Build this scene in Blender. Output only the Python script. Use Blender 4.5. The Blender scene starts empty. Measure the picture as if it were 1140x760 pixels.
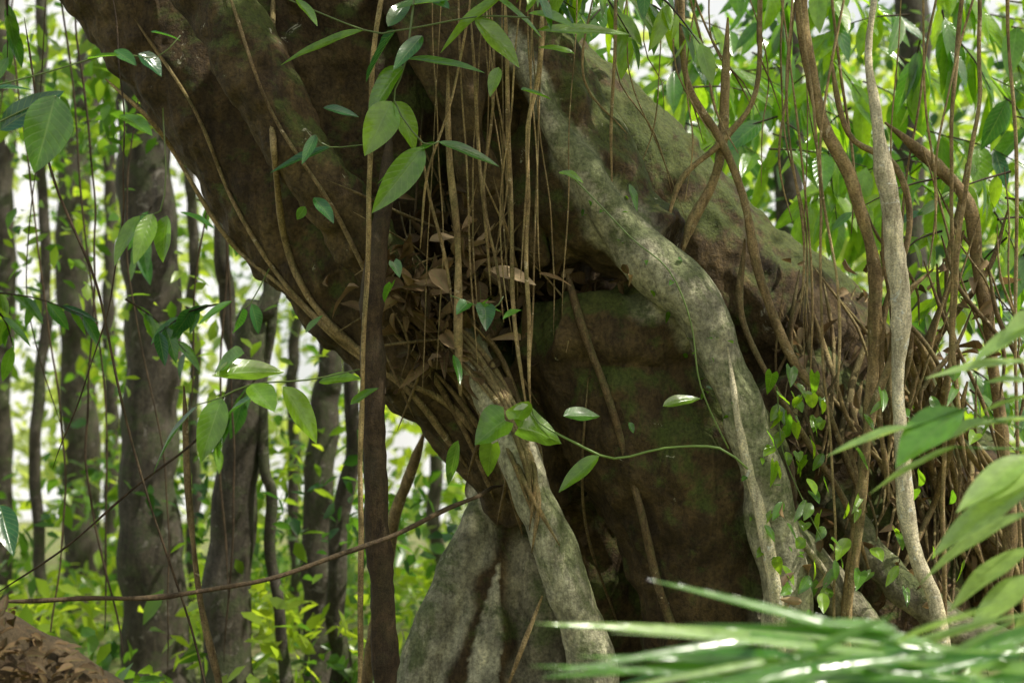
import bpy, math, numpy as np
from mathutils import Vector, noise, kdtree
from mathutils.bvhtree import BVHTree
rng=np.random.default_rng(7)
# ---------------------------------------------------------------- camera frame
CZ=1.35; PITCH=math.radians(7.0); K=0.72/1140
F=np.array([0,math.cos(PITCH),math.sin(PITCH)]); R=np.array([1.,0,0]); U=np.array([0,-math.sin(PITCH),math.cos(PITCH)])
C0=np.array([0,0,CZ])
def P(px,py,d): return C0+d*(F+(px-570)*K*R-(py-380)*K*U)
SC=bpy.context.scene
def link(o,parent=None):
    SC.collection.objects.link(o)
    if parent: o.parent=parent
    return o
def empty(name):
    e=bpy.data.objects.new(name,None); SC.collection.objects.link(e); return e
def nrm(a): return a/(np.linalg.norm(a,axis=-1,keepdims=True)+1e-9)
# ---------------------------------------------------------------- mesh accumulators
class Acc:
    def __init__(s): s.v=[];s.f=[];s.t=[];s.uv=[];s.n=0
    def add(s,v,f,tone,uv):
        s.v.append(v);s.f.append(f+s.n);s.t.append(tone);s.uv.append(uv);s.n+=len(v)
    def obj(s,name,mat,parent=None,smooth=True):
        v=np.concatenate(s.v).astype(np.float32);f=np.concatenate(s.f).astype(np.int32)
        t=np.concatenate(s.t).astype(np.float32);uv=np.concatenate(s.uv).astype(np.float32)
        me=bpy.data.meshes.new(name)
        me.vertices.add(len(v));me.vertices.foreach_set('co',v.ravel())
        me.loops.add(f.size);me.loops.foreach_set('vertex_index',f.ravel())
        me.polygons.add(len(f));me.polygons.foreach_set('loop_start',np.arange(0,f.size,4,dtype=np.int32))
        me.update(calc_edges=True)
        a=me.attributes.new('tone','FLOAT','POINT');a.data.foreach_set('value',t)
        u=me.attributes.new('luv','FLOAT_VECTOR','POINT')
        u.data.foreach_set('vector',np.concatenate([uv,np.zeros((len(uv),1),np.float32)],1).ravel())
        me.polygons.foreach_set('use_smooth',np.full(len(f),smooth))
        me.validate();me.materials.append(mat)
        return link(bpy.data.objects.new(name,me),parent)
def catmull(p,step):
    p=np.array(p,float)
    if len(p)==2: p=np.stack([p[0],(p[0]+p[1])/2,p[1]])
    q=np.vstack([2*p[0]-p[1],p,2*p[-1]-p[-2]]); out=[]
    for i in range(1,len(q)-2):
        n=max(2,int(np.linalg.norm((q[i+1]-q[i])[:3])/step))
        t=np.linspace(0,1,n,endpoint=False)[:,None]
        a,b,c,d=q[i-1],q[i],q[i+1],q[i+2]
        out.append(.5*((2*b)+(c-a)*t+(2*a-5*b+4*c-d)*t*t+(3*b-a-3*c+d)*t**3))
    out.append(q[-2][None]); return np.concatenate(out)
def tube(acc,pts,rad,sides=8,step=.06,wob=.0,tone=None,rw=.08,taper=0):
    pr=np.hstack([np.array(pts,float),np.array(rad,float)[:,None]])
    c=catmull(pr,step);p=c[:,:3];r=np.maximum(c[:,3],.0008);n=len(p)
    s=np.concatenate([[0],np.cumsum(np.linalg.norm(np.diff(p,axis=0),axis=1))])
    if taper>0: r=r*np.clip(np.minimum((s+.02)/taper,(s[-1]-s+.02)/taper),.12,1)**.6
    if wob>0:
        for k in range(3):
            ph=rng.uniform(0,6.28,3);fr=rng.uniform(3,9)*(k+1)*.6
            p=p+wob/(k+1)*np.sin(s[:,None]*fr+ph[None])
    r=r*(1+rw*np.interp(np.arange(n),np.arange(0,n+3,3),rng.normal(size=len(np.arange(0,n+3,3)))))
    T=nrm(np.gradient(p,axis=0)); ref=np.array([0,1.,0.03]); 
    A=nrm(np.cross(T,ref+0*T)); B=np.cross(T,A)
    th=np.linspace(0,2*math.pi,sides,endpoint=False)
    bump=1+rw*.6*rng.normal(size=(n,sides))*(.6)
    rr=r[:,None]*bump
    v=p[:,None]+A[:,None]*(np.cos(th)[None,:]*rr)[...,None]+B[:,None]*(np.sin(th)[None,:]*rr)[...,None]
    v=v.reshape(-1,3)
    i=np.arange(n-1)[:,None]*sides; j=np.arange(sides)[None]; j2=(j+1)%sides
    f=np.stack([i+j,i+j2,i+sides+j2,i+sides+j],-1).reshape(-1,4)
    if tone is None: tone=rng.uniform(0,1)
    uv=np.stack([np.repeat(np.arange(n)*step,sides),np.tile(th,n)],1)
    acc.add(v,f,np.full(len(v),tone),uv)
    for base in (0,(n-1)*sides):
        k=base+np.arange(sides)
        fs=np.array([[k[0],k[a],k[a+1],k[min(a+2,sides-1)]] for a in range(1,sides-2,2)])
        acc.f.append(fs+acc.n-len(v)) 
    return p,r
def PT(acc,pl,sides=8,wob=.004,tone=None,d=None,rw=.08,step=.06,taper=0):
    pts=[P(a[0],a[1],a[3] if len(a)>3 else d) for a in pl]
    rad=[a[2]*.5*K*(a[3] if len(a)>3 else d) for a in pl]
    return tube(acc,pts,rad,sides,step,wob,tone,rw,taper)
PROF={'oval':lambda u:np.sin(np.pi*np.clip(u,0,1)**.85)**.8*(1-.25*u)*1.12,
      'lance':lambda u:np.sin(np.pi*u**.8)**1.0,
      'heart':lambda u:np.where(u<.12,.55+u*3.6,np.maximum(0,1-((u-.12)/.88)**1.9)),
      'blade':lambda u:np.minimum(1,u*8)*(1-u**2.2)}
def leaves(acc,base,dr,nor,L,W,tone,nu=3,curl=.15,fold=.12,prof='oval',cols=1,wave=0.):
    base=np.atleast_2d(base).astype(float);N=len(base)
    dr=nrm(np.atleast_2d(dr)+0*base);nor=np.atleast_2d(nor)+0*base
    nor=nrm(nor-dr*np.sum(nor*dr,1,keepdims=True)+1e-6);side=np.cross(dr,nor)
    L=np.broadcast_to(L,N).astype(float);W=np.broadcast_to(W,N).astype(float);tone=np.broadcast_to(tone,N);curl=np.broadcast_to(curl,N)
    u=np.linspace(0,1,nu+1);w=PROF[prof](u);w=np.maximum(w,.02);w[-1]=.0
    s=np.linspace(-1,1,2*cols+1);m=len(s)
    uu,ss=np.meshgrid(u,s,indexing='ij');ww=np.repeat(w[:,None],m,1)
    uu2,ss2,ww2=uu.ravel(),ss.ravel(),ww.ravel()
    back=0
    if prof=='heart': back=-.16*np.abs(ss2)*(1-uu2)**4*1.0
    ph=rng.uniform(0,6.28,N)
    h=fold*np.abs(ss2)*ww2*W[:,None]*.5*2-curl[:,None]*L[:,None]*(uu2**2)[None]
    if wave: h=h+wave*W[:,None]*np.sin(uu2[None]*11+ph[:,None])*np.abs(ss2)*ww2
    v=base[:,None]+dr[:,None]*(L[:,None]*(uu2+back))[...,None]+side[:,None]*(W[:,None]*.5*ss2*ww2)[...,None]+nor[:,None]*h[...,None]
    i=np.arange(nu)[:,None]*m;j=np.arange(m-1)[None]
    f=np.stack([i+j,i+j+1,i+m+j+1,i+m+j],-1).reshape(-1,4)
    nv=(nu+1)*m
    ff=(f[None]+(np.arange(N)*nv)[:,None,None]).reshape(-1,4)
    acc.add(v.reshape(-1,3),ff,np.repeat(tone,nv),np.tile(np.stack([uu2,ss2],1),(N,1)))
# ---------------------------------------------------------------- materials
def newmat(name):
    m=bpy.data.materials.new(name);m.use_nodes=True;nt=m.node_tree;nt.nodes.clear()
    return m,nt,nt.nodes,nt.links
def ramp(nt,stops,fac):
    r=nt.nodes.new('ShaderNodeValToRGB');e=r.color_ramp.elements
    e[0].position,e[0].color=stops[0][0],(*stops[0][1],1);e[1].position,e[1].color=stops[-1][0],(*stops[-1][1],1)
    for p,c in stops[1:-1]:
        x=e.new(p);x.color=(*c,1)
    nt.links.new(fac,r.inputs[0]);return r.outputs[0]
def noi(nt,vec,scale,det=5,rough=.6,dist=0):
    n=nt.nodes.new('ShaderNodeTexNoise');n.inputs['Scale'].default_value=scale;n.inputs['Detail'].default_value=det
    n.inputs['Roughness'].default_value=rough;n.inputs['Distortion'].default_value=dist
    nt.links.new(vec,n.inputs['Vector']);return n.outputs['Fac']
def mix(nt,fac,a,b,mode='MIX'):
    m=nt.nodes.new('ShaderNodeMix');m.data_type='RGBA';m.blend_type=mode
    for s,x in ((m.inputs[0],fac),(m.inputs[6],a),(m.inputs[7],b)):
        if isinstance(x,(int,float)): s.default_value=x
        elif isinstance(x,tuple): s.default_value=(*x,1)
        else: nt.links.new(x,s)
    return m.outputs[2]
def mth(nt,op,a,b=0,clamp=False):
    m=nt.nodes.new('ShaderNodeMath');m.operation=op;m.use_clamp=clamp
    for s,x in ((m.inputs[0],a),(m.inputs[1],b)):
        if isinstance(x,(int,float)): s.default_value=x
        else: nt.links.new(x,s)
    return m.outputs[0]
def attr(nt,n,o='Fac'):
    a=nt.nodes.new('ShaderNodeAttribute');a.attribute_name=n;return a.outputs[o]
def barkmat(name,dark,mid,light,moss,lich=.62,pale=None,sc=1.0,mossamt=.5,useatt=True,bump=.6,mth0=.47):
    m,nt,N,L=newmat(name)
    tc=N.new('ShaderNodeTexCoord').outputs['Object']
    big=noi(nt,tc,1.8*sc,6,.6,.4);med=noi(nt,tc,9*sc,8,.68);fine=noi(nt,tc,60*sc,6,.7)
    mp=N.new('ShaderNodeMapping');mp.inputs['Scale'].default_value=(14,14,3);mp.inputs['Rotation'].default_value=(0,math.radians(-25),0);L.new(tc,mp.inputs[0])
    stk=noi(nt,mp.outputs[0],1*sc,6,.7,.6)
    c=ramp(nt,[(.32,dark),(.48,mid),(.68,light)],mix(nt,.5,big,med))
    if useatt:
        t=attr(nt,'tone');c=mix(nt,1.0,c,ramp(nt,[(0,(.5,.45,.4)),(1,(1.35,1.3,1.15))],t),'MULTIPLY')
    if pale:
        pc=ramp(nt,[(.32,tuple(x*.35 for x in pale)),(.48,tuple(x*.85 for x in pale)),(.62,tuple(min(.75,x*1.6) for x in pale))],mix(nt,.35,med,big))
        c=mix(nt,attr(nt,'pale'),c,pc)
    c=mix(nt,1.0,c,ramp(nt,[(.3,(.45,.42,.4)),(.5,(.95,.95,.95)),(.7,(1.45,1.4,1.3))],stk),'MULTIPLY')
    g=N.new('ShaderNodeNewGeometry');sx=N.new('ShaderNodeSeparateXYZ');L.new(g.outputs['Normal'],sx.inputs[0])
    mf=mth(nt,'ADD',mth(nt,'MULTIPLY',sx.outputs[2],.2),noi(nt,tc,2.3*sc,9,.75,.5))
    mf=ramp(nt,[(mth0,(0,0,0)),(mth0+.09,(mossamt,)*3)],mf)
    c=mix(nt,mf,c,moss)
    lf=ramp(nt,[(lich,(0,0,0)),(lich+.03,(.8,)*3)],noi(nt,tc,8*sc,7,.7,.8))
    c=mix(nt,lf,c,tuple(min(.8,x*1.2+.06) for x in (pale or light)))
    sp=ramp(nt,[(.35,(.5,)*3),(.6,(1.15,)*3)],fine);c=mix(nt,1.0,c,sp,'MULTIPLY')
    b=N.new('ShaderNodeBump');b.inputs['Strength'].default_value=bump;b.inputs['Distance'].default_value=.035
    L.new(mth(nt,'ADD',mth(nt,'ADD',mth(nt,'MULTIPLY',med,.8),mth(nt,'MULTIPLY',stk,.6)),mth(nt,'MULTIPLY',fine,.4)),b.inputs['Height'])
    p=N.new('ShaderNodeBsdfPrincipled');L.new(c,p.inputs['Base Color']);p.inputs['Roughness'].default_value=.75
    p.inputs['Specular IOR Level'].default_value=.3
    L.new(b.outputs[0],p.inputs['Normal'])
    o=N.new('ShaderNodeOutputMaterial');L.new(p.outputs[0],o.inputs[0]);return m
def leafmat(name,stops,trans,rough=.35,tr=.45,veins=True,spec=.5):
    m,nt,N,L=newmat(name);t=attr(nt,'tone')
    c=ramp(nt,stops,t)
    p=N.new('ShaderNodeBsdfPrincipled')
    if veins:
        uv=attr(nt,'luv','Vector');sx=N.new('ShaderNodeSeparateXYZ');L.new(uv,sx.inputs[0])
        tc=N.new('ShaderNodeTexCoord').outputs['Object']
        c=mix(nt,1.0,c,ramp(nt,[(.3,(.7,.72,.7)),(.7,(1.2,1.18,1.1))],noi(nt,tc,25,4)),'MULTIPLY')
        a=mth(nt,'ABSOLUTE',sx.outputs[1]);mid=ramp(nt,[(.02,(1,1,1)),(.07,(0,0,0))],a)
        ph=mth(nt,'SINE',mth(nt,'MULTIPLY',mth(nt,'SUBTRACT',sx.outputs[0],mth(nt,'MULTIPLY',a,.22)),60))
        sv=ramp(nt,[(.8,(0,0,0)),(1.,(.6,.6,.6))],ph)
        vv=mix(nt,1.0,mid,sv,'LIGHTEN')
        c=mix(nt,mth(nt,'MULTIPLY',vv,.35),c,(.22,.34,.10))
        b=N.new('ShaderNodeBump');b.inputs['Strength'].default_value=.25;b.inputs['Distance'].default_value=.004;b.invert=True
        L.new(vv,b.inputs['Height']);L.new(b.outputs[0],p.inputs['Normal'])
    L.new(c,p.inputs['Base Color']);p.inputs['Roughness'].default_value=rough;p.inputs['Specular IOR Level'].default_value=spec
    tl=N.new('ShaderNodeBsdfTranslucent');L.new(mix(nt,1.0,c,trans,'MULTIPLY'),tl.inputs[0])
    ms=N.new('ShaderNodeMixShader');ms.inputs[0].default_value=tr;L.new(p.outputs[0],ms.inputs[1]);L.new(tl.outputs[0],ms.inputs[2])
    o=N.new('ShaderNodeOutputMaterial');L.new(ms.outputs[0],o.inputs[0]);return m
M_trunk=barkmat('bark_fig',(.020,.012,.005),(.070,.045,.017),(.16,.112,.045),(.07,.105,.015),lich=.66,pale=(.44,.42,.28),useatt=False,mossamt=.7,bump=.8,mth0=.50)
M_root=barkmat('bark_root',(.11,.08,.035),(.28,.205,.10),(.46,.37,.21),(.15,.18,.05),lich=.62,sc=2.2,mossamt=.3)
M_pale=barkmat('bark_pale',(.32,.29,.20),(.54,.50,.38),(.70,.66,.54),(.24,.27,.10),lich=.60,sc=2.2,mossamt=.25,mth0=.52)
M_dark=barkmat('bark_dark_liana',(.03,.02,.013),(.07,.048,.028),(.13,.09,.055),(.08,.08,.03),lich=.7,sc=3,mossamt=.2)
M_bgt=barkmat('bark_forest',(.03,.026,.018),(.065,.055,.038),(.12,.105,.08),(.06,.09,.025),lich=.6,sc=1.5,useatt=False)
M_leaf=leafmat('leaf_green',[(0,(.02,.075,.05)),(.35,(.035,.13,.025)),(.7,(.09,.21,.018)),(1,(.18,.31,.022))],(3.1,2.9,.9),rough=.18,spec=1.0)
M_bgl=leafmat('leaf_forest',[(0,(.015,.05,.01)),(.4,(.055,.135,.015)),(1,(.20,.29,.028))],(3.7,3.3,1.6),tr=.5,veins=False,rough=.3)
M_far=leafmat('leaf_far_haze',[(0,(.05,.11,.02)),(1,(.25,.32,.07))],(3.5,3.1,2.6),tr=.55,veins=False,rough=.45)  # whiter leaf tones, distance haze painted into the colour
M_can=leafmat('leaf_shade_canopy',[(0,(.03,.08,.02)),(1,(.08,.16,.03))],(2.5,2.3,1.0),tr=.4,veins=False)
M_fg=leafmat('leaf_pale',[(0,(.04,.15,.02)),(.5,(.13,.30,.04)),(1,(.32,.46,.15))],(2.0,1.9,1.2),rough=.18,tr=.4,spec=1.0)
M_dead=leafmat('leaf_dead',[(0,(.05,.03,.015)),(.5,(.17,.105,.05)),(1,(.48,.35,.21))],(1.2,1.0,.8),tr=.2,rough=.6,spec=.2)
# ---------------------------------------------------------------- FIG TREE trunk
fig=empty('strangler_fig_tree')
acc=Acc();pale=[]
def TB(pl,isp=0,sides=16):
    pts=[P(a[0],a[1],a[3]) for a in pl];rad=[a[2]*K*a[3] for a in pl]
    p,r=tube(acc,pts,rad,sides,.05,.010,0,.02)
    if isp: pale.append((p,r,isp))
TB([(-330,-560,70,6.7),(-60,-270,72,6.7),(60,-120,76,6.7),(180,30,72,6.65),(290,190,70,6.6),(390,308,70,6.5),(480,395,70,6.45),(560,480,68,6.5),(600,560,60,6.6)])
TB([(-200,-560,50,6.4),(110,-220,45,6.25),(210,-60,40,6.15),(275,60,38,6.04),(330,160,36,6.02),(400,265,34,6.08),(460,350,34,6.2)])
TB([(0,-560,80,6.8),(240,-200,85,6.7),(350,-60,74,6.65),(410,70,74,6.65),(450,180,68,6.65),(470,280,58,6.7),(520,380,60,6.6)])
TB([(-80,-560,90,7.0),(170,-200,90,6.95),(300,20,90,6.9),(390,180,90,6.9),(460,300,80,6.9),(560,420,80,6.9)])
TB([(240,-80,44,6.65),(330,60,50,6.62),(375,140,50,6.6),(430,250,40,6.6)])
TB([(60,-600,95,6.8),(380,-220,100,6.75),(500,-60,90,6.7),(545,60,90,6.65),(570,160,85,6.65),(600,250,74,6.55),(660,275,50,6.35)])
TB([(440,-140,34,6.15),(490,-20,36,6.1),(520,90,32,6.1),(530,200,28,6.15),(545,300,26,6.3)])
TB([(540,-40,40,6.2),(600,60,44,6.2),(630,140,56,6.22),(655,210,66,6.2),(692,256,56,6.18),(735,285,46,6.12)])
TB([(460,220,70,6.95),(550,300,74,6.9),(640,325,74,6.85),(720,350,60,6.8)])
TB([(300,-400,90,7.2),(440,-80,95,7.2),(560,90,95,7.2),(660,190,98,7.2),(790,300,92,7.2),(900,400,88,7.2),(1010,510,85,7.2),(1130,620,85,7.2),(1260,760,90,7.2)])
TB([(850,430,90,6.9),(900,520,95,6.9),(960,640,100,6.9),(990,820,110,6.9)])
TB([(590,380,50,6.4),(650,400,66,6.3),(710,480,82,6.3),(770,590,80,6.3),(800,720,84,6.3),(810,860,95,6.3)])
TB([(700,372,66,6.3),(770,450,70,6.3),(815,560,70,6.28),(835,700,66,6.3),(840,860,80,6.3)])
TB([(620,365,44,6.18),(700,368,50,6.12),(770,372,44,6.15)])
TB([(680,400,70,6.28),(740,500,86,6.3),(790,620,84,6.3),(810,760,90,6.3)])
TB([(560,440,70,6.9),(640,560,80,7.05),(690,700,84,7.1),(700,860,100,7.1)])
TB([(400,330,50,6.5),(470,370,50,6.35),(540,400,45,6.3)])
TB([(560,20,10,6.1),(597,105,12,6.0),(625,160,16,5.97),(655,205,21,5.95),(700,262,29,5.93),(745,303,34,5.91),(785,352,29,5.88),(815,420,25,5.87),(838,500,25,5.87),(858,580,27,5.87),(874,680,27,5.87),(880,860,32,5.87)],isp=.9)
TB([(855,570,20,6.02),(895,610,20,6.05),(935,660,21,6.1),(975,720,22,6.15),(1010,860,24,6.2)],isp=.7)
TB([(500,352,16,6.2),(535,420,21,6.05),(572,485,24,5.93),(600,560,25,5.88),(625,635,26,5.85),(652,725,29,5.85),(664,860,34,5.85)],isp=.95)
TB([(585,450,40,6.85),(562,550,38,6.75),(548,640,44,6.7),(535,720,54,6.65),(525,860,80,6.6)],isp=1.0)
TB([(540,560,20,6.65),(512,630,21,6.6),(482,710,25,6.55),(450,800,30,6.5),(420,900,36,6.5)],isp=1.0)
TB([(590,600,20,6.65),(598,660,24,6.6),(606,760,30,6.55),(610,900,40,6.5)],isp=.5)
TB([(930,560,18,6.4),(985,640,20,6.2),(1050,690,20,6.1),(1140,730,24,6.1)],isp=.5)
for k in range(7):
    x0=rng.uniform(380,640);TB([(x0-160,-120,14,6.2),(x0-60,40,13,6.08+rng.uniform(-.03,.06)),(x0,170,11,6.1+rng.uniform(0,.1)),(x0+20,290,9,6.2)])
src=acc.obj('trunk_src',M_trunk)
md=src.modifiers.new('r','REMESH');md.mode='VOXEL';md.voxel_size=.018;md.use_smooth_shade=True
sm=src.modifiers.new('s','SMOOTH');sm.factor=.5;sm.iterations=2
dg=bpy.context.evaluated_depsgraph_get();me=bpy.data.meshes.new_from_object(src.evaluated_get(dg))
bpy.data.objects.remove(src)
n=len(me.vertices);co=np.empty(n*3,np.float32);me.vertices.foreach_get('co',co);co=co.reshape(-1,3)
no=np.empty(n*3,np.float32);me.vertices.foreach_get('normal',no);no=no.reshape(-1,3)
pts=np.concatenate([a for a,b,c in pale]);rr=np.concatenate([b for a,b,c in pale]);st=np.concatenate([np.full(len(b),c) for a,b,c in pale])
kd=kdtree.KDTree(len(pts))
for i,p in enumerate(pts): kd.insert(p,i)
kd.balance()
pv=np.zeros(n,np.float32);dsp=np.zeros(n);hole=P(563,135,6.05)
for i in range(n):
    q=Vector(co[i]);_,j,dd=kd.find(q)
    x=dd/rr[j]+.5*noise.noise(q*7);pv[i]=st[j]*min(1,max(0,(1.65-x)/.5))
    dsp[i]=.035*noise.fractal(q*2.2,1,2,3)*(1-.6*pv[i])+.026*noise.fractal(Vector((q.x*9+q.z*4,q.y*9,q.z*5-q.x*4)),1,2,3)*(1-.6*pv[i])
dh=np.linalg.norm((co-hole)*[1.3,.6,.8],axis=1);dsp-=.14*np.exp(-(dh/.085)**2)
co=co+no*dsp[:,None];me.vertices.foreach_set('co',co.astype(np.float32).ravel())
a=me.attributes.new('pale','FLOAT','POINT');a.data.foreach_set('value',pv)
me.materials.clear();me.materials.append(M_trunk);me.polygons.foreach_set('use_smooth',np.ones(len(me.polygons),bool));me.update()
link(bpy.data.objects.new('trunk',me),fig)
bvh=BVHTree.FromPolygons([Vector(c) for c in co],[tuple(p.vertices) for p in me.polygons])
def surf(px,py,default=6.3):
    o=P(px,py,1.0);dv=nrm(o-C0);h=bvh.ray_cast(Vector(C0),Vector(dv))
    if h[0] is None: return default
    return float(np.dot(np.array(h[0])-C0,F))
A=Acc()
def hug(pl,tone=None,off=.02,sides=6,wob=.002,acc=None):
    q=catmull([(a[0],a[1],a[2]) for a in pl],22);out=[];last=None
    for x,y,w in q:
        d=surf(x,y,None)
        if last is None: last=d or 6.2
        if d is None: d=last
        d=min(max(d,last-.08),last+.10);last=d;out.append((x,y,w,d-off))
    PT(A if acc is None else acc,out,sides,wob,tone,step=.05,taper=.18)
hug([(118,88,5),(180,150,5),(250,262,5),(318,322,6),(385,385,7),(440,420,9),(500,450,10),(545,500,12)],.8,.0)
hug([(150,20,4),(215,120,4),(262,230,5),(320,320,6),(400,392,8),(460,440,8),(520,520,8)],.6)
hug([(305,-20,6),(303,140,7),(318,270,8),(350,340,9),(395,385,9),(450,430,9)],.8)
hug([(250,-20,4),(300,120,4),(370,230,5),(420,330,6)],.3)
for k in range(15):
    x0=rng.uniform(400,480);y0=rng.uniform(310,420)
    hug([(x0,y0,4),(x0+40,y0+35,rng.uniform(3,8)),(x0+80,y0+80,7),(x0+115+rng.uniform(-10,10),y0+150,6),(x0+130+rng.uniform(-30,30),y0+220,4)],rng.uniform(.0,.7))
for k in range(56):
    x0=rng.normal(500,42);y0=rng.normal(330,48);dx,dy=rng.normal(0,40),rng.normal(30,40)
    hug([(x0-dx,y0-dy,2.5),(x0+rng.normal(0,12),y0,rng.uniform(2,4)),(x0+dx,y0+dy,2.5)],rng.uniform(.0,.9),rng.uniform(.02,.16))
for k in range(60):
    x0=rng.uniform(870,1090);y0=280+(x0-880)*.65+rng.uniform(-20,120);w=rng.uniform(2,9)
    dx=rng.uniform(-40,100)
    hug([(x0,y0,w),(x0+dx*.5+rng.uniform(-20,20),y0+70,w),(x0+dx*.9+rng.uniform(-20,20),y0+140,w*.9),(x0+dx*1.4+rng.uniform(-30,30),y0+220,w*.8)],rng.uniform(.0,.9),rng.uniform(.02,.25))
PT(A,[(632,303,8,6.1),(650,370,9,5.98),(680,450,9,5.98),(708,550,9,5.98),(733,650,10,6.0),(755,710,10,6.02)],8,.004,.0,taper=.05)
hug([(655,420,3),(648,520,3),(655,600,3),(690,700,3)],.3,.02)
hug([(590,330,4),(575,400,4),(600,450,4)],.6)
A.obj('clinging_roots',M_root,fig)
AP=Acc()  # pale tubes that paint a strip of sunlight along the root edges
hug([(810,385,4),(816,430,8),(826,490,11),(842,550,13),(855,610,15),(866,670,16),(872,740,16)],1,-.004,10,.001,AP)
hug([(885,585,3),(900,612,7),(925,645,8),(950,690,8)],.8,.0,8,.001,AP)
AP.obj('painted_sun_edge',M_pale,fig)
A=Acc()
def V(pl,tone,d,taper=.25): 
    PT(A,[(x,y,w,d) for x,y,w in pl],7,.006,tone,taper=taper)
V([(434,-60,6),(418,60,6),(410,200,6),(405,380,6),(403,560,6),(397,790,7)],1,5.7)
V([(563,-20,5),(566,120,5),(567,250,5),(573,340,5),(588,465,5)],.8,5.72)
V([(608,-40,6),(600,80,6),(588,140,5),(585,250,5),(587,380,5),(592,455,5)],1,5.7)
V([(497,70,7),(500,180,8),(509,280,9),(513,380,10),(514,440,10)],.65,5.75)
V([(522,0,3),(530,120,4),(541,230,4),(545,330,4)],.7,5.75)
V([(470,150,4),(478,220,4),(492,280,4),(503,350,5)],.5,5.75)
V([(528,-20,3),(505,90,3),(478,190,3),(470,280,4)],.8,5.68)
V([(545,-20,3),(548,120,3),(540,220,3),(552,290,4),(560,360,4)],.5,5.72)
V([(602,665,8),(585,710,8),(562,770,9)],.7,5.7)
for k in range(14):
    x=rng.uniform(440,625);w=rng.uniform(1.2,2.4);s=rng.uniform(-25,25);e=rng.uniform(280,440)
    V([(x-s,-50,w),(x-s*.5,e*.3,w),(x+rng.uniform(-8,8),e*.65,w),(x+rng.uniform(-14,14),e,w)],rng.uniform(.4,1),rng.uniform(5.65,5.9))
V([(690,-40,4),(681,80,4),(681,215,4)],.7,5.9);V([(660,-20,3),(652,90,3),(700,150,3)],.5,5.9)
A.obj('hanging_aerial_roots',M_root,fig)
def liana(pl,tone,d,mat=M_root,name='liana',sides=10,rw=.12):
    a=Acc();PT(a,[(q[0],q[1],q[2]*.92,q[3] if len(q)>3 else d) for q in pl],sides,.010,tone,rw=rw,step=.04,taper=.2);return a.obj(name,mat)
liana([(438,150,14,6.0),(424,240,22,5.85),(412,330,27,5.8),(418,450,28,5.8),(421,600,28,5.8),(426,700,29,5.8),(428,900,32,5.8)],.6,5.8,M_dark)
liana([(886,-60,14),(893,50,15),(920,140,16),(955,205,17),(975,300,15),(968,420,14),(957,560,13),(945,660,13),(940,820,15)],.9,6.0)
liana([(972,-60,7),(970,60,8),(978,130,14),(985,200,21),(992,270,24),(1004,330,22),(1002,420,19),(1004,520,19),(1020,620,19),(1045,690,19),(1060,840,20)],.9,5.75,M_pale)
liana([(812,20,8),(806,130,12),(795,190,13),(770,240,13),(758,285,11)],.9,6.1)
liana([(757,-50,7),(768,90,9),(798,155,10),(828,230,10),(848,320,11),(880,400,10),(925,450,10)],.6,6.05)
liana([(985,140,11),(1040,185,16),(1078,235,16),(1098,330,16),(1108,430,15),(1120,560,15),(1130,800,16)],.5,6.2)
liana([(1088,-50,5),(1088,100,5),(1070,240,6),(1066,400,6),(1075,520,6)],.8,5.8)
liana([(830,262,8),(826,340,8),(858,420,8),(905,500,8),(940,560,9),(965,640,9)],.3,6.1)
liana([(925,60,7),(945,150,8),(1000,190,9),(1015,260,8),(985,340,8),(975,450,8),(990,560,7)],.6,6.0)
liana([(850,-40,6),(840,100,6),(800,160,7),(760,200,7),(745,262,8)],.8,6.05)
liana([(1040,300,7),(1010,330,9),(1000,380,9),(965,470,11),(958,590,11),(945,690,11)],.6,5.85)
liana([(470,480,13,7.3),(455,540,14,7.4),(438,590,15,7.5),(415,700,16,7.6),(400,860,16,7.6)],.6,7)
liana([(-20,674,6,5.0),(60,671,6,5.1),(150,664,6,5.2),(260,650,6,5.3),(350,628,6,5.4),(430,598,6,5.5),(517,559,5,5.7),(560,540,5,6.2)],1.0,5,M_dark,'fallen_branch')
liana([(203,430,7),(207,540,8),(222,640,8),(246,770,9),(255,900,9)],.3,6.4,M_root)
liana([(30,20,3),(55,180,3),(108,330,3.5),(150,500,3),(195,640,3),(235,800,3)],.5,5.5,M_dark)
liana([(-10,665,3),(70,610,3),(150,545,3),(225,480,3),(260,420,2)],.5,6.0,M_dark)
liana([(122,-20,2),(140,190,2),(110,380,2),(60,520,2)],.5,6.0,M_dark)
A=Acc()
for k in range(24):
    x=rng.uniform(690,1150);w=rng.uniform(1.2,3.2);e=rng.uniform(220,560) if x>860 else rng.uniform(120,240)
    g=(950-x)*rng.uniform(-.1,.3)
    V([(x-g*.2+rng.uniform(-40,40),-60,w),(x+rng.uniform(-14,14),e*.35,w),(x+g*.5+rng.uniform(-14,14),e*.7,w*1.1),(x+g,e,w)],rng.uniform(.5,1),rng.uniform(5.7,6.3))
for k in range(22):
    x=rng.uniform(920,1140);y=rng.uniform(150,420);w=rng.uniform(2,7);ln=rng.uniform(120,260);sl=rng.uniform(-90,90)
    V([(x,y,w),(x+sl*.3,y+ln*.3,w),(x+sl*.8+rng.uniform(-20,20),y+ln*.65,w),(x+sl,y+ln,w*.8)],rng.uniform(.1,.9),rng.uniform(5.9,6.4))
for x,w,dx in [(1063,5,-10),(1128,4,6),(905,3,20)]:
    V([(x-dx,-60,w),(x,120,w),(x+dx*.5,320,w),(x+dx,520,w),(x+dx*1.3,760,w)],rng.uniform(.7,1),rng.uniform(5.7,5.9))
A.obj('hanging_vine_curtain',M_root)
A=Acc()
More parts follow.
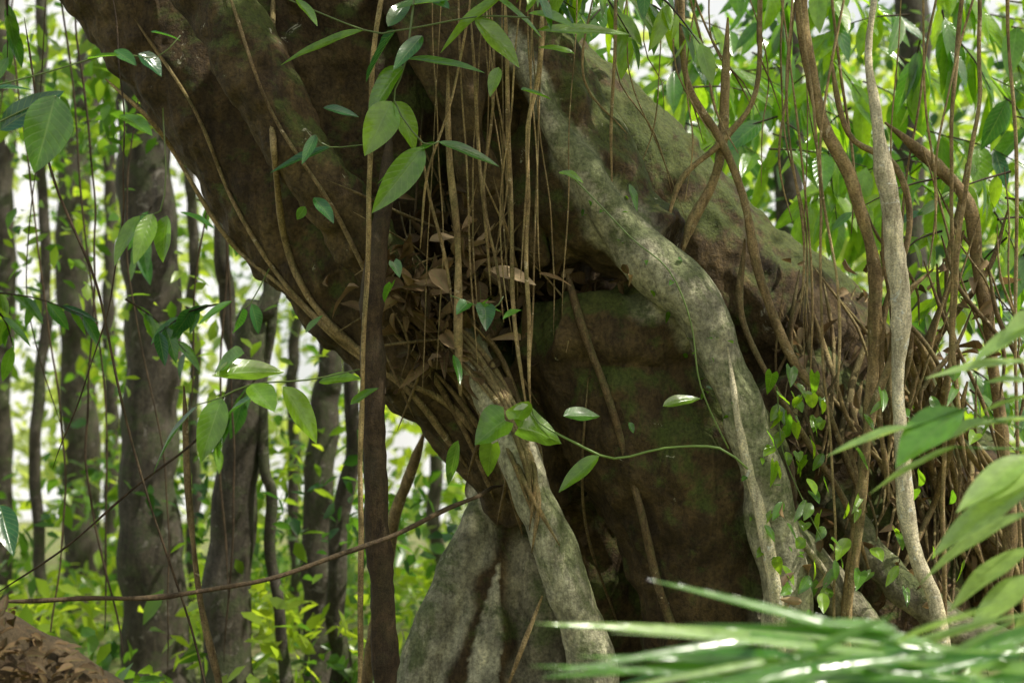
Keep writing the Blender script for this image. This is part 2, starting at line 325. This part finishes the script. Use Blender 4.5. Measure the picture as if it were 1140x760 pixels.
for k in range(9):
    x=rng.uniform(-10,400);w=rng.uniform(1.2,2.5);e=rng.uniform(400,800)
    V([(x+rng.uniform(-60,60),-60,w),(x+rng.uniform(-20,20),e*.35,w),(x+rng.uniform(-30,30),e*.7,w),(x+rng.uniform(-30,30),e,w)],rng.uniform(.4,1),rng.uniform(7.5,9.5))
A.obj('thin_climbing_vines',M_dark)
# ---------------------------------------------------------------- hero leaves
def hero(acc,x0,y0,x1,y1,w,d,tone,prof='oval',tilt=None):
    b=P(x0,y0,d);dd=d+rng.uniform(-.12,.12);t=P(x1,y1,dd);L=np.linalg.norm(t-b)
    n=np.array([rng.uniform(-.3,.7),-.75,rng.uniform(.4,1.2)]) if tilt is None else np.array(tilt,float)
    leaves(acc,b,t-b,n,L,w*K*d*1.12,tone,nu=12,curl=rng.uniform(.03,.18),fold=.16,prof=prof,cols=2,wave=.03)
sap=Acc();stm=Acc()
H=[(62,106,40,190,42,.55),(0,145,68,98,26,.05),(-20,100,38,94,14,.1),(98,66,132,58,14,.6),(128,56,152,72,14,.4),(154,60,182,82,24,.1),(168,36,202,40,10,.3),
(156,240,122,292,20,.8),(170,238,150,290,18,.9),(186,240,178,292,22,.7),(134,128,170,148,20,.6),(200,236,240,250,12,.4),
(247,443,222,512,26,.75),(220,452,156,517,17,.1),(272,393,236,412,26,.7),(240,418,318,408,30,.9),(280,428,306,457,26,.8),(288,440,240,462,18,.4),(315,430,357,492,26,.9),(355,425,402,420,17,.8),(390,450,420,430,12,.7),
(270,343,262,374,16,.3),(280,338,290,372,14,.2),(258,335,220,356,9,.5),(0,562,14,612,22,.2),
(405,34,308,66,18,.85),(441,34,402,88,38,.1),(432,30,458,-6,16,.5),(452,66,540,74,19,.6),(566,-8,482,46,22,.9),(528,20,580,74,25,.95),(450,74,402,128,31,.7),(436,113,408,170,31,.9),(438,113,467,168,27,.85),(487,159,412,195,23,.4),(488,158,558,180,14,.5),(472,164,416,235,27,.75),(368,164,298,190,15,.3),(352,150,336,182,10,.4),
(545,-6,612,36,16,.7),(588,15,642,25,24,.8),(598,34,705,34,18,.85),(640,60,600,50,12,.8),(622,192,650,200,16,.8),(440,10,500,-4,16,.7),(470,40,438,76,16,.4),(580,100,615,110,16,.6),(500,10,470,-10,12,.4),(350,220,372,246,14,.3),(340,230,330,245,9,.5),(555,75,545,105,12,.9),(330,0,355,22,12,.8),(340,370,358,350,8,.6),(700,205,712,235,10,.5),(580,345,560,350,10,.5),(505,395,515,425,9,.4),(360,120,400,128,12,.2)]
for h in H: hero(sap,h[0],h[1],h[2],h[3],h[4]*1.1,5.45 if h[0]>290 else 5.0,h[5])
def S(pl,d,tone=.3): PT(stm,[(x,y,w,d) for x,y,w in pl],5,.003,tone,step=.05)
S([(-20,98,2),(60,78,2),(130,60,2),(172,66,1.5),(200,40,1)],5.0);S([(-10,140,2),(30,120,1.5),(62,106,1.5)],5.0)
S([(180,120,1.5),(184,190,1.5),(178,236,2),(156,240,1)],5.0);S([(300,300,1.5),(280,338,1.5),(270,343,1)],5.2);S([(400,410,2),(340,422,2),(280,428,2),(247,443,2),(218,452,1)],5.2)
S([(466,-40,2.5),(450,70,2.5),(438,113,2),(470,160,2),(488,158,2)],5.45);S([(300,-10,1.5),(405,34,2),(441,34,2),(530,20,2),(590,20,2)],5.45);S([(430,160,1.5),(368,164,1.5),(352,150,1)],5.45)
plant=empty('climbing_plant');sap.obj('leaves',M_leaf,plant)
hv=Acc()
for h in [(577,476,629,487,56,.8,'heart'),(562,468,526,492,46,.75,'heart'),(576,466,588,444,26,.9,'heart'),(627,463,669,461,20,.5,'oval'),(548,494,540,532,24,.85,'heart'),(667,507,620,545,18,.8,'oval'),(738,452,781,439,16,.85,'oval'),(510,490,498,540,15,.6,'oval'),(520,338,508,348,16,.4,'heart'),(540,342,542,364,20,.3,'heart'),(530,338,560,346,9,.5,'oval'),(438,292,446,308,14,.4,'heart'),(436,316,426,334,13,.5,'heart'),(545,332,530,345,9,.6,'oval'),(700,470,706,482,8,.4,'oval')]:
    hero(hv,*h[:5],5.5,h[5],h[6],tilt=(rng.uniform(-.2,.3),-.9,.8))
for k in range(100):
    x=rng.choice([rng.uniform(855,935),rng.uniform(850,920),rng.uniform(940,1090)]);y=rng.uniform(400,660)
    hero(hv,x,y,x+rng.uniform(-14,14),y+rng.uniform(8,24),rng.uniform(7,14),rng.uniform(5.65,5.95),rng.uniform(.6,1),'heart' if k%2 else 'oval')
for k in range(40):
    y=rng.uniform(200,680);x=np.interp(y,[200,262,303,352,420,500,580,680],[655,700,745,785,813,838,858,874])+rng.uniform(-40,30)
    d=surf(x,y)-.03;hero(hv,x,y,x+rng.uniform(-8,8),y+rng.uniform(-3,9),rng.uniform(3,6),d,rng.uniform(.4,.8))
S([(500,330,1.5),(545,345,1.5),(560,330,1.5)],5.55)
S([(592,455,2),(600,470,2.5),(640,492,3),(685,511,3),(740,500,3),(800,499,3),(832,522,2.5)],5.55,.9)
S([(667,507,1.5),(685,511,1.5)],5.5,.9);S([(640,200,2),(700,262,2),(745,300,2),(770,360,2),(780,430,2),(812,500,2)],5.72,.6)
S([(865,430,1.5),(870,500,1.5),(895,560,1.5),(915,600,1.5)],5.85,.6)
hv.obj('heart_leaves',M_leaf,plant);stm.obj('stems',leafmat('stem_green',[(0,(.08,.10,.03)),(1,(.16,.26,.05))],(1,1,1),tr=.05,veins=False),plant)
def twigs(name,n,xr,yr,dr_,Lp,tone,mat,down=.8):
    la=Acc();ta=Acc()
    for k in range(n):
        d=rng.uniform(*dr_);x=rng.uniform(*xr);y=rng.uniform(*yr);ang=rng.uniform(-2.8,-.2)if rng.random()<.5 else rng.uniform(.2,2.8)
        ln=rng.uniform(60,140);ex,ey=x+math.cos(ang)*ln,y+abs(math.sin(ang))*ln*.6
        a,b=P(x,y,d),P(ex,ey,d+rng.uniform(-.3,.3));tube(ta,[a,(a+b)/2+[0,0,.03],b],[.006,.004,.002],5,.08,.004,.3)
        m=rng.integers(5,10)
        for i in range(m):
            t=(i+1)/m;q=a*(1-t)+b*t+[0,0,.03*4*t*(1-t)]
            o=nrm(b-a)*.5+np.array([rng.uniform(-.7,.7),rng.uniform(-.4,.4),-down*rng.uniform(.2,1.3)])
            L=rng.uniform(*Lp)*K*d;leaves(la,q,o,[rng.uniform(-.3,.8),-.6,rng.uniform(.3,1.2)],L,L*rng.uniform(.28,.42),np.clip(tone+rng.normal()*.25,0,1),nu=6,curl=rng.uniform(.05,.2),fold=.15,cols=1)
    e=empty(name);la.obj('leaves',mat,e);ta.obj('twigs',M_dark,e)
twigs('leafy_sapling',70,(690,1150),(-60,220),(7.4,9.4),(36,70),.85,M_leaf)
twigs('leafy_sapling',16,(560,720),(-70,20),(5.6,7.0),(30,60),.8,M_leaf)
twigs('leafy_sapling',10,(-40,330),(-40,480),(6.5,9),(30,50),.5,M_leaf)
twigs('leafy_sapling',26,(1040,1180),(180,480),(6.2,7.5),(24,50),.8,M_leaf)
# dead leaves and debris on the ledge
dl=Acc()
for k in range(330):
    x=rng.normal(492,40);y=rng.normal(325,50)
    if k>295: x=rng.uniform(560,700);y=rng.uniform(304,318)
    d=surf(x,y)-rng.uniform(.0,.17);L=rng.uniform(12,42)*K*d
    leaves(dl,P(x,y,d),rng.normal(size=3)+[0,0,-.3],rng.normal(size=3)+[0,-.6,.2],L,L*rng.uniform(.25,.5),rng.uniform(0,.8)**1.2,nu=7,curl=rng.uniform(-.5,.9),fold=rng.uniform(.3,.9),cols=1,wave=.14)
for x0,y0,x1,y1,w,t in [(545,300,597,312,20,1),(480,300,500,325,24,.7),(478,268,506,262,14,.75),(600,305,640,312,10,.5),(520,310,540,285,18,.5),(490,320,460,312,18,.6)]:
    hero(dl,x0,y0,x1,y1,w,5.78,t)
for k in range(170):
    x=rng.uniform(870,1120);y=rng.uniform(280,680);d=surf(x,y)-rng.uniform(.02,.25);L=rng.uniform(12,32)*K*d
    leaves(dl,P(x,y,d),rng.normal(size=3),rng.normal(size=3)+[0,-.8,.4],L,L*.4,rng.uniform(.1,.9),nu=6,curl=.4,fold=.5,wave=.12)
dl.obj('dead_leaf_pile',M_dead)
# ---------------------------------------------------------------- foreground plants
fp=Acc()
for h in [(1150,366,1080,398,32,.9),(1150,402,1028,416,30,1),(1150,425,1095,422,22,.9),(1072,455,994,510,54,.5),(1016,474,918,505,30,.85),(1100,466,1036,496,28,.9),(1068,496,962,543,30,.95),(1150,466,1054,476,26,.95),(1150,505,1064,564,32,.95),(1150,540,1034,602,34,1),(1150,570,1012,632,36,1),(1150,610,1048,670,36,1),(1150,640,1078,700,32,.95),(1150,440,1084,457,26,.95),(1170,515,1100,547,30,1),(1170,660,1108,728,32,.95),(1160,345,1115,374,28,1)]:
    hero(fp,*h[:5],3.6,h[5],'lance',tilt=(rng.uniform(.1,.9),-.4,1.1))
fpl=empty('broadleaf_shrub');fp.obj('leaves',M_fg,fpl)
st=Acc()
for y0,y1 in [(380,560),(470,640),(540,700),(620,760)]:
    PT(st,[(1145,y0,3,3.6),(1175,(y0+y1)/2,4,3.65),(1200,y1,5,3.7),(1215,1000,6,3.8)],6,.002,.5)
for a0,b0,c0,d0 in [(1150,480,1068,455),(1068,455,1010,477),(1150,500,1062,498)]: PT(st,[(a0,b0,3,3.6),(c0,d0,2,3.6)],5,.001,.5)
st.obj('stems',M_fg,fpl)
pf=Acc()
for k in range(80):
    x0=rng.uniform(830,1200);y0=rng.uniform(712,810);d=rng.uniform(2.6,3.3)
    L=rng.uniform(150,360);ang=math.radians(rng.uniform(164,200)) if rng.random()<.68 else math.radians(rng.uniform(-10,60))
    x1,y1=x0+math.cos(ang)*L,y0-math.sin(ang)*L*.8+rng.uniform(-5,20)
    y1=max(y1,660+rng.uniform(-14,25))
    b=P(x0,y0,d);t=P(x1,y1,d+rng.uniform(-.3,.3));n=np.array([rng.uniform(-.2,.6),-rng.uniform(.2,1.2),1.])
    leaves(pf,b,t-b,n,np.linalg.norm(t-b),rng.uniform(10,22)*K*d,rng.uniform(.0,.9),nu=12,curl=rng.uniform(.0,.08),fold=.3,prof='blade')
for x0,y0,x1,y1,w in [(1010,722,722,640,20),(1000,700,860,690,18),(930,735,600,750,20),(1040,715,760,690,18),(1000,745,640,725,20)]:
    b=P(x0,y0,2.9);t=P(x1,y1,2.9);leaves(pf,b,t-b,[.1,-.9,1],np.linalg.norm(t-b),w*K*2.9,.35,nu=12,curl=.02,fold=.25,prof='blade')
pp=empty('palm_frond');pf.obj('leaflets',M_fg,pp)
ra=Acc();PT(ra,[(560,790,4,3.2),(760,770,6,3.2),(1000,770,9,3.15),(1250,810,12,3.1),(1500,1000,14,3.0)],7,.002,.5);ra.obj('stalk',M_fg,pp)
# ---------------------------------------------------------------- ground
xs=np.concatenate([-np.geomspace(250,1,40),np.linspace(-.9,.9,20)*1,np.geomspace(1,250,40)]);ys=np.concatenate([np.linspace(-30,0,10),np.linspace(.5,30,90),np.geomspace(32,400,25)])
X,Y=np.meshgrid(xs,ys,indexing='ij')
def gh(x,y):
    return .12*math.sin(x*.9+1)*math.cos(y*.7)+.25*noise.noise(Vector((x*.3,y*.3,0)))+.05*noise.noise(Vector((x*2,y*2,3)))+.55/(1+math.exp(-(x-2.6)*2))*math.exp(-((y-7)/3)**2)
Z=np.array([[gh(x,y) for y in ys] for x in xs])-.02
ga=Acc();nx,ny=len(xs),len(ys);i=np.arange(nx-1)[:,None]*ny;j=np.arange(ny-1)[None]
ga.add(np.stack([X,Y,Z],-1).reshape(-1,3),np.stack([i+j,i+ny+j,i+ny+j+1,i+j+1],-1).reshape(-1,4),np.zeros(nx*ny),np.zeros((nx*ny,2)))
mg,nt,N,Lk=newmat('forest_floor');tc=N.new('ShaderNodeTexCoord').outputs['Object']
c=ramp(nt,[(.3,(.08,.06,.03)),(.45,(.20,.17,.07)),(.55,(.15,.22,.04)),(.8,(.22,.31,.06))],mix(nt,.5,noi(nt,tc,.8,8,.7),noi(nt,tc,12,8,.7)))
p=N.new('ShaderNodeBsdfPrincipled');Lk.new(c,p.inputs['Base Color']);p.inputs['Roughness'].default_value=.9
b=N.new('ShaderNodeBump');b.inputs['Distance'].default_value=.05;Lk.new(noi(nt,tc,20,8,.7),b.inputs['Height']);Lk.new(b.outputs[0],p.inputs['Normal'])
o=N.new('ShaderNodeOutputMaterial');Lk.new(p.outputs[0],o.inputs[0])
ga.obj('ground',mg)
lg=Acc();PT(lg,[(-420,620,90,4.6),(-150,680,100,4.7),(0,735,110,4.8),(80,790,90,4.85),(150,850,80,4.9),(260,930,60,5)],22,.02,.5,rw=.12,step=.05);lo=lg.obj('fallen_log',M_dark)
lit=Acc()
for k in range(320):
    x=rng.uniform(-150,150);y=np.interp(x,[-150,0,150],[635,682,785])+rng.uniform(-8,70);d=4.62+rng.uniform(-.12,.15);L=rng.uniform(12,30)*K*d
    leaves(lit,P(x,y,d),rng.normal(size=3)*[1,1,.4],[rng.uniform(-.5,.5),-.5,1],L,L*.4,rng.uniform(0,.45),nu=5,curl=.2,fold=.3,wave=.06)
lit.obj('leaf_litter',M_dead)
# ---------------------------------------------------------------- background trees
def bgtree(pl,d,branches=2,flare=1.5):
    e=empty('rainforest_tree');a=Acc()
    top=P(pl[0][0],pl[0][1],d);pts=[];rad=[]
    pts.append(top+[rng.uniform(-.6,.6),0,5.]);rad.append(pl[0][2]*.3*K*d)
    for x,y,w in pl: pts.append(P(x,y,d));rad.append(w*.5*K*d)
    l=pts[-1].copy();
    if l[2]>0: pts.append(np.array([l[0],l[1],-.2]));rad.append(rad[-1]*flare)
    tube(a,pts,rad,16,.12,.02,0,.04)
    la=Acc()
    for k in range(branches):
        z=pts[0]-[0,0,rng.uniform(0,1.8)];ang=rng.uniform(0,6.28);q=z+np.array([math.cos(ang)*1.8,math.sin(ang)*1.8,rng.uniform(.6,1.6)])
        tube(a,[z,(z+q)/2+[0,0,.1],q],[rad[0]*.6,rad[0]*.4,.02],8,.15,.02,0,.05)
        m=90;b=q+rng.normal(size=(m,3))*[.9,.9,.5]
        leaves(la,b,rng.normal(size=(m,3))+[0,0,-.4],rng.normal(size=(m,3))*.5+[0,0,1],rng.uniform(.14,.26,m),rng.uniform(.06,.1,m),rng.uniform(.2,.9,m))
    a.obj('trunk',M_bgt,e);la.obj('crown',M_bgl,e)
bgtree([(160,-60,58),(163,150,60),(168,350,62),(168,560,66),(172,735,78)],11)
bgtree([(300,260,20),(285,360,34),(268,470,44),(256,600,48),(254,740,54)],9.5,2)
bgtree([(246,200,16),(256,330,18),(270,450,20),(276,600,20),(268,740,22)],9.8,2)
bgtree([(368,330,26),(360,450,32),(355,600,34),(352,740,38)],11,2)
bgtree([(392,400,16),(380,560,20),(376,740,24)],10,2)
bgtree([(296,420,12),(300,560,13),(316,740,14)],9.5,1)
bgtree([(84,200,36),(88,400,40),(92,600,44),(96,730,50)],19)
bgtree([(1008,-60,34),(1012,150,34),(1018,400,36),(1020,700,40)],13)
bgtree([(884,-60,30),(880,150,32),(876,400,34)],15)
bgtree([(2,-60,20),(6,250,22),(0,500,24),(4,700,28)],17)
bgtree([(480,300,14),(484,500,15),(486,700,17)],18)
bgtree([(764,-60,16),(756,150,16),(750,400,18)],12,2)
bgtree([(212,-60,10),(214,250,12),(216,500,12),(214,700,14)],15,1)
bgtree([(46,-60,12),(50,250,12),(42,500,13),(44,700,14)],13,1)
bgtree([(126,-60,14),(122,250,14),(124,500,15),(126,700,16)],21,1)
bgtree([(330,200,12),(326,450,13),(330,700,14)],17,1)
# ---------------------------------------------------------------- forest foliage
def forest(name,ncl,yr,xk,zr,lp,ls,spread,tone,mat=M_bgl,tv=.45):
    a=Acc()
    for k in range(ncl):
        y=rng.uniform(*yr);x=rng.uniform(-xk,xk)*y;z=zr(y)
        m=int(rng.uniform(.5,1.5)*lp);s=spread*rng.uniform(.5,1.4)
        b=np.array([x,y,z])+rng.normal(size=(m,3))*[s,s,s*.55]
        L=rng.uniform(.7,1.3,m)*ls*rng.uniform(.7,1.3);t=np.clip(rng.normal(tone+rng.uniform(-tv,tv),.15,m),0,1)
        leaves(a,b,rng.normal(size=(m,3))*[1,1,.6]+[0,0,-.5],rng.normal(size=(m,3))*.6+[0,0,1],L,L*rng.uniform(.35,.55,m),t)
    return a.obj(name,mat)
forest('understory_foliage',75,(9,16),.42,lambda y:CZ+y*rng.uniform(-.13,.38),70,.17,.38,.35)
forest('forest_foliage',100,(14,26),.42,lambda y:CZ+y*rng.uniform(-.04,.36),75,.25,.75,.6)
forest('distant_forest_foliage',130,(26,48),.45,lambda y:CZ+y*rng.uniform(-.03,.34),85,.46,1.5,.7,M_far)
forest('undergrowth_plants',110,(8.5,24),.5,lambda y:rng.uniform(.05,.7),60,.17,.35,.7)
# unseen leaf clumps added on the sun's path to shade the fig tree
SV=np.array([.55,-.20,.82]);SV=SV/np.linalg.norm(SV)
a=Acc()
for k in range(9):
    z=rng.uniform(5.8,8.0);hit=np.array([-2.2+k*.40+rng.uniform(-.2,.2),rng.uniform(5.5,6.5),rng.uniform(1,3.2)]);c=hit+SV*(z-hit[2])/SV[2];m=100
    b=c+rng.normal(size=(m,3))*[.36,.36,.2]
    leaves(a,b,rng.normal(size=(m,3))*[1,1,.4],rng.normal(size=(m,3))*.4+[0,0,1],rng.uniform(.15,.28,m),rng.uniform(.07,.12,m),rng.uniform(0,1,m))
a.obj('added_shade_canopy',M_can)
# ---------------------------------------------------------------- light, world, camera
el=math.asin(SV[2]);rot=math.atan2(SV[0],SV[1])
w=bpy.data.worlds.new('World');SC.world=w;w.use_nodes=True;nt=w.node_tree
sk=nt.nodes.new('ShaderNodeTexSky');sk.sky_type='NISHITA';sk.sun_disc=False;sk.sun_elevation=el;sk.sun_rotation=rot;sk.dust_density=4.0;sk.air_density=1.3
tcw=nt.nodes.new('ShaderNodeTexCoord').outputs['Generated']
sz=nt.nodes.new('ShaderNodeSeparateXYZ');nt.links.new(tcw,sz.inputs[0])
cl=ramp(nt,[(.30,(.4,.4,.4)),(.55,(1,1,1))],noi(nt,tcw,3.0,6,.6,.3))
hz=ramp(nt,[(.30,(1,1,1)),(.65,(.12,.12,.12))],sz.outputs[2])
col=mix(nt,mix(nt,1.0,cl,hz,'MULTIPLY'),sk.outputs[0],(7.4,7.3,6.9))
bg=nt.nodes['Background'];nt.links.new(col,bg.inputs[0]);bg.inputs[1].default_value=.15
sd=bpy.data.lights.new('sun','SUN');sd.energy=5;sd.angle=math.radians(.5);sd.color=(1,.95,.84)
so=link(bpy.data.objects.new('sun',sd));so.rotation_euler=Vector(SV).to_track_quat('Z','Y').to_euler();so.location=(5,2,12)
cd=bpy.data.cameras.new('camera');cam=link(bpy.data.objects.new('camera',cd));cam.location=C0;cam.rotation_euler=(math.pi/2+PITCH,0,0)
cd.lens=50;cd.sensor_width=36;cd.clip_start=.05;cd.clip_end=1000;cd.dof.use_dof=True;cd.dof.focus_distance=5.85;cd.dof.aperture_fstop=1.9
SC.camera=cam
SC.view_settings.view_transform='Standard';SC.view_settings.look='None';SC.view_settings.exposure=0
